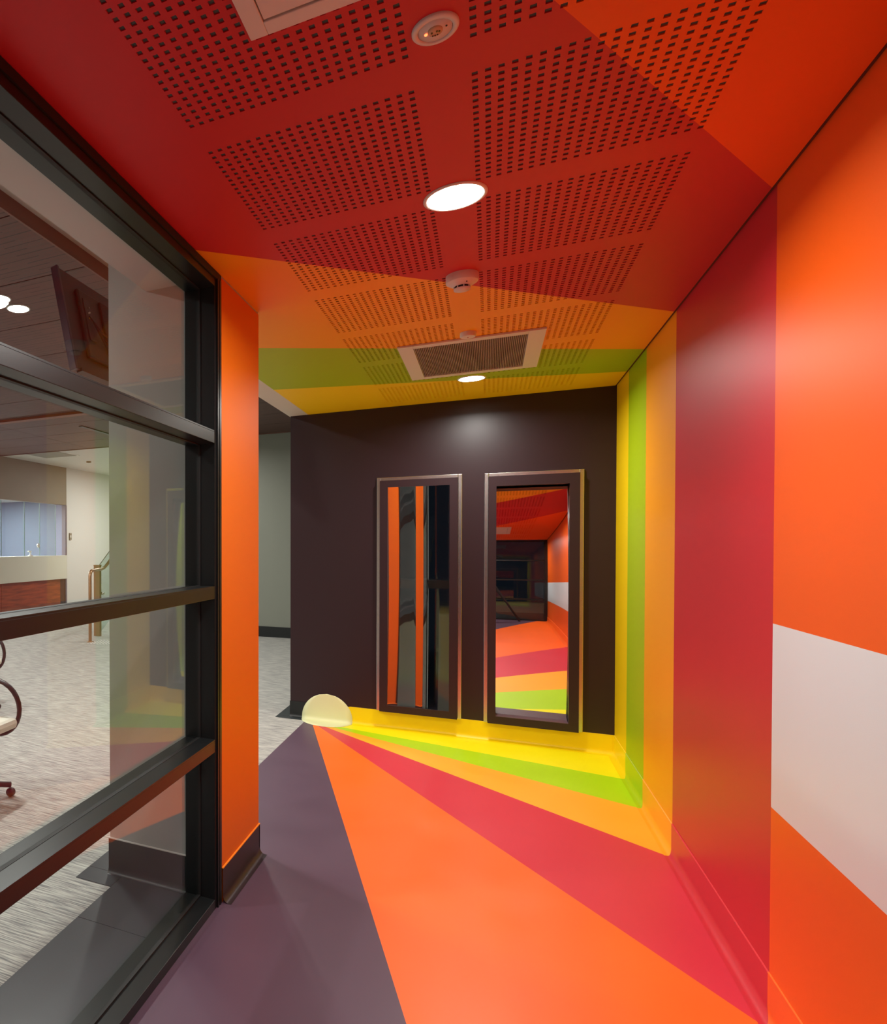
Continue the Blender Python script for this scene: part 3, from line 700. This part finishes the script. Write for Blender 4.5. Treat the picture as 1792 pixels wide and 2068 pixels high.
# ================================================================== TV
t = empty('wall_television', (-2.44, 3.62, CH + 1.79)); tag(t, 'black television seen from behind, tilted and hung from the lobby ceiling', 'television')
t.name = 'hanging_television'
TH_, TL = 0.68, 1.25
ang = math.radians(12.1)
body = empty('mount', (0, 0, 0)); bpy.data.objects.remove(body)
def tvp(name, m, x0, x1, y0, y1, z0, z1, bev=0.0, label=None):
    o = bxo(name, m, t, x0, x1, y0, y1, z0, z1, bev, label); o.rotation_euler = (0, -ang, 0); return o
tvp('screen_body', m_darkpl, -0.035, 0.0, 0, TL, -TH_, 0, 0.004)
tvp('bezel', mat('dark_blue_bezel', (0.05, 0.05, 0.08), 0.3), -0.045, 0.006, -0.012, 0.012, -TH_ - 0.008, 0.008, 0.003)
tvp('rear_casing', m_black, 0.0, 0.03, 0.16, TL - 0.16, -TH_ + 0.10, -0.10, 0.01)
tvp('mount_plate', m_framein, 0.03, 0.045, 0.42, 1.10, -0.50, -0.12, 0.003)
tvp('connector_cover', m_beige, 0.03, 0.04, 0.52, 0.72, -0.44, -0.20, 0.003)
tvp('connector_panel', m_darkpl, 0.03, 0.036, 0.20, 0.28, -0.45, -0.16)
tvp('bottom_edge', m_darkpl, -0.03, 0.012, 0.05, TL - 0.05, -TH_ - 0.012, -TH_ + 0.01)
for k in range(3):
    o = MB().lathe([(0.006, 0.0), (0.006, 0.012)], 0, 0, 8).build('socket', (m_steel, m_plastic, mat('yellow_socket', (0.8, 0.6, 0.05), 0.4))[k], t)
    o.matrix_local = Matrix.Rotation(-ang, 4, 'Y') @ Matrix.Translation((0.036, 0.24, -0.22 - 0.035 * k)) @ Matrix.Rotation(PI / 2, 4, 'Y')
cb = MB()
for q in range(4):
    pts = []
    for i in range(13):
        a = i / 12; pts.append((0.045 + 0.03 * math.sin(a * PI), 0.22 + 0.3 * a + 0.02 * q, -0.28 - 0.015 * q - (0.12 + 0.04 * q) * math.sin(a * PI)))
    cb.tube(pts, 0.005, 6)
o = cb.build('cable', m_black, t); o.rotation_euler = (0, -ang, 0)
MB().box(-0.13, -0.09, 1.00, 1.04, -0.35, RZ - (CH + 1.79) - 0.0).build('ceiling_pole', m_black, t)
MB().box(-0.13, 0.10, 0.995, 1.045, -0.36, -0.30).build('mount_arm', m_black, t)

# ================================================================== OFFICE CHAIRS
def chair():
    t = empty('office_chair'); tag(t, 'x', 'chair', 'office chairs in the lobby')
    b = MB(); b.box(-0.24, 0.24, -0.24, 0.24, 0.44, 0.51); b.build('seat', m_fabric, t, 0.03)
    bk = MB(); vs = []
    for j in range(9):
        for i in range(9):
            u_ = (i / 8 - 0.5) * 2; v_ = j / 8; vs.append((-0.25 - 0.05 * v_ + 0.04 * u_ * u_ - 0.03 * math.sin(v_ * PI), u_ * (0.22 - 0.03 * v_ * v_), 0.55 + v_ * 0.46))
    bk.add(vs, [(j * 9 + i, j * 9 + i + 1, j * 9 + i + 10, j * 9 + i + 9) for j in range(8) for i in range(8)], True)
    bo = bk.build('backrest', m_fabric, t); md = bo.modifiers.new('t', 'SOLIDIFY'); md.thickness = 0.04
    MB().tube([(-0.05, 0, 0.40), (-0.24, 0, 0.42), (-0.31, 0, 0.52), (-0.33, 0, 0.75)], 0.022).build('back_support', m_black, t)
    for sy in (-1, 1):
        pts = [(0.02 + 0.20 * math.cos(a) * (0.95 + 0.05 * math.sin(a)), sy * (0.29 - 0.02 * math.sin(a)), 0.545 + 0.185 * math.sin(a)) for a in [2 * PI * k / 28 for k in range(28)]]
        MB().tube(pts, 0.019, 10, True, 0.8).build('armrest', m_black, t)
        MB().box(-0.08, 0.08, min(sy * 0.22, sy * 0.29), max(sy * 0.22, sy * 0.29), 0.385, 0.41).build('arm_bracket', m_black, t)
    MB().box(-0.12, 0.12, -0.10, 0.10, 0.39, 0.44).build('mechanism', m_black, t, 0.01)
    MB().lathe([(0.027, 0.09), (0.027, 0.25), (0.018, 0.25), (0.018, 0.40)], 0, 0, 16).build('gas_column', m_black, t)
    for k in range(5):
        a = 2 * PI * k / 5 + 0.87; dx, dy = math.cos(a), math.sin(a)
        MB().tube([(0, 0, 0.115), (dx * 0.15, dy * 0.15, 0.10), (dx * 0.29, dy * 0.29, 0.075)], 0.019, 8).build('base_leg', m_black, t)
        o = MB().lathe([(0.0001, -0.022), (0.022, -0.022), (0.028, -0.012), (0.028, 0.012), (0.022, 0.022), (0.0001, 0.022)], 0, 0, 16).build('castor', m_black, t)
        o.location = (dx * 0.29, dy * 0.29, 0.028); o.rotation_euler = (PI / 2, 0, a + PI / 2 + 0.6)
    return t
c1 = chair(); c1.location = (-2.87, 3.21, 0); c1.rotation_euler = (0, 0, 0.05)
tag(c1, 'nearer office chair with black loop armrests and cream seat, cut by the left edge')
c2 = copy_tree(c1); c2.location = (-4.45, 5.02, 0); c2.rotation_euler = (0, 0, -0.1)
tag(c2, 'farther office chair, only a small piece of its black armrest in view')

# ================================================================== CAMERA TRIPOD (seen in the mirror)
t = empty('camera_tripod', (0.0, -0.06, 0)); tag(t, 'black camera tripod reflected in the right mirror', 'tripod')
for a in (-0.35, 1.75, 3.84):
    dx, dy = math.cos(a), math.sin(a)
    MB().tube([(dx * 0.03, dy * 0.03, 1.33), (dx * 0.25, dy * 0.25, 0.66)], 0.022, 8).build('leg', m_black, t)
    MB().tube([(dx * 0.25, dy * 0.25, 0.68), (dx * 0.46, dy * 0.46, 0.012)], 0.017, 8).build('leg', m_black, t)
MB().lathe([(0.04, 1.29), (0.045, 1.33), (0.03, 1.36), (0.014, 1.37), (0.014, 1.44), (0.035, 1.45), (0.035, 1.47)], 0, 0, 18).build('head', m_black, t)
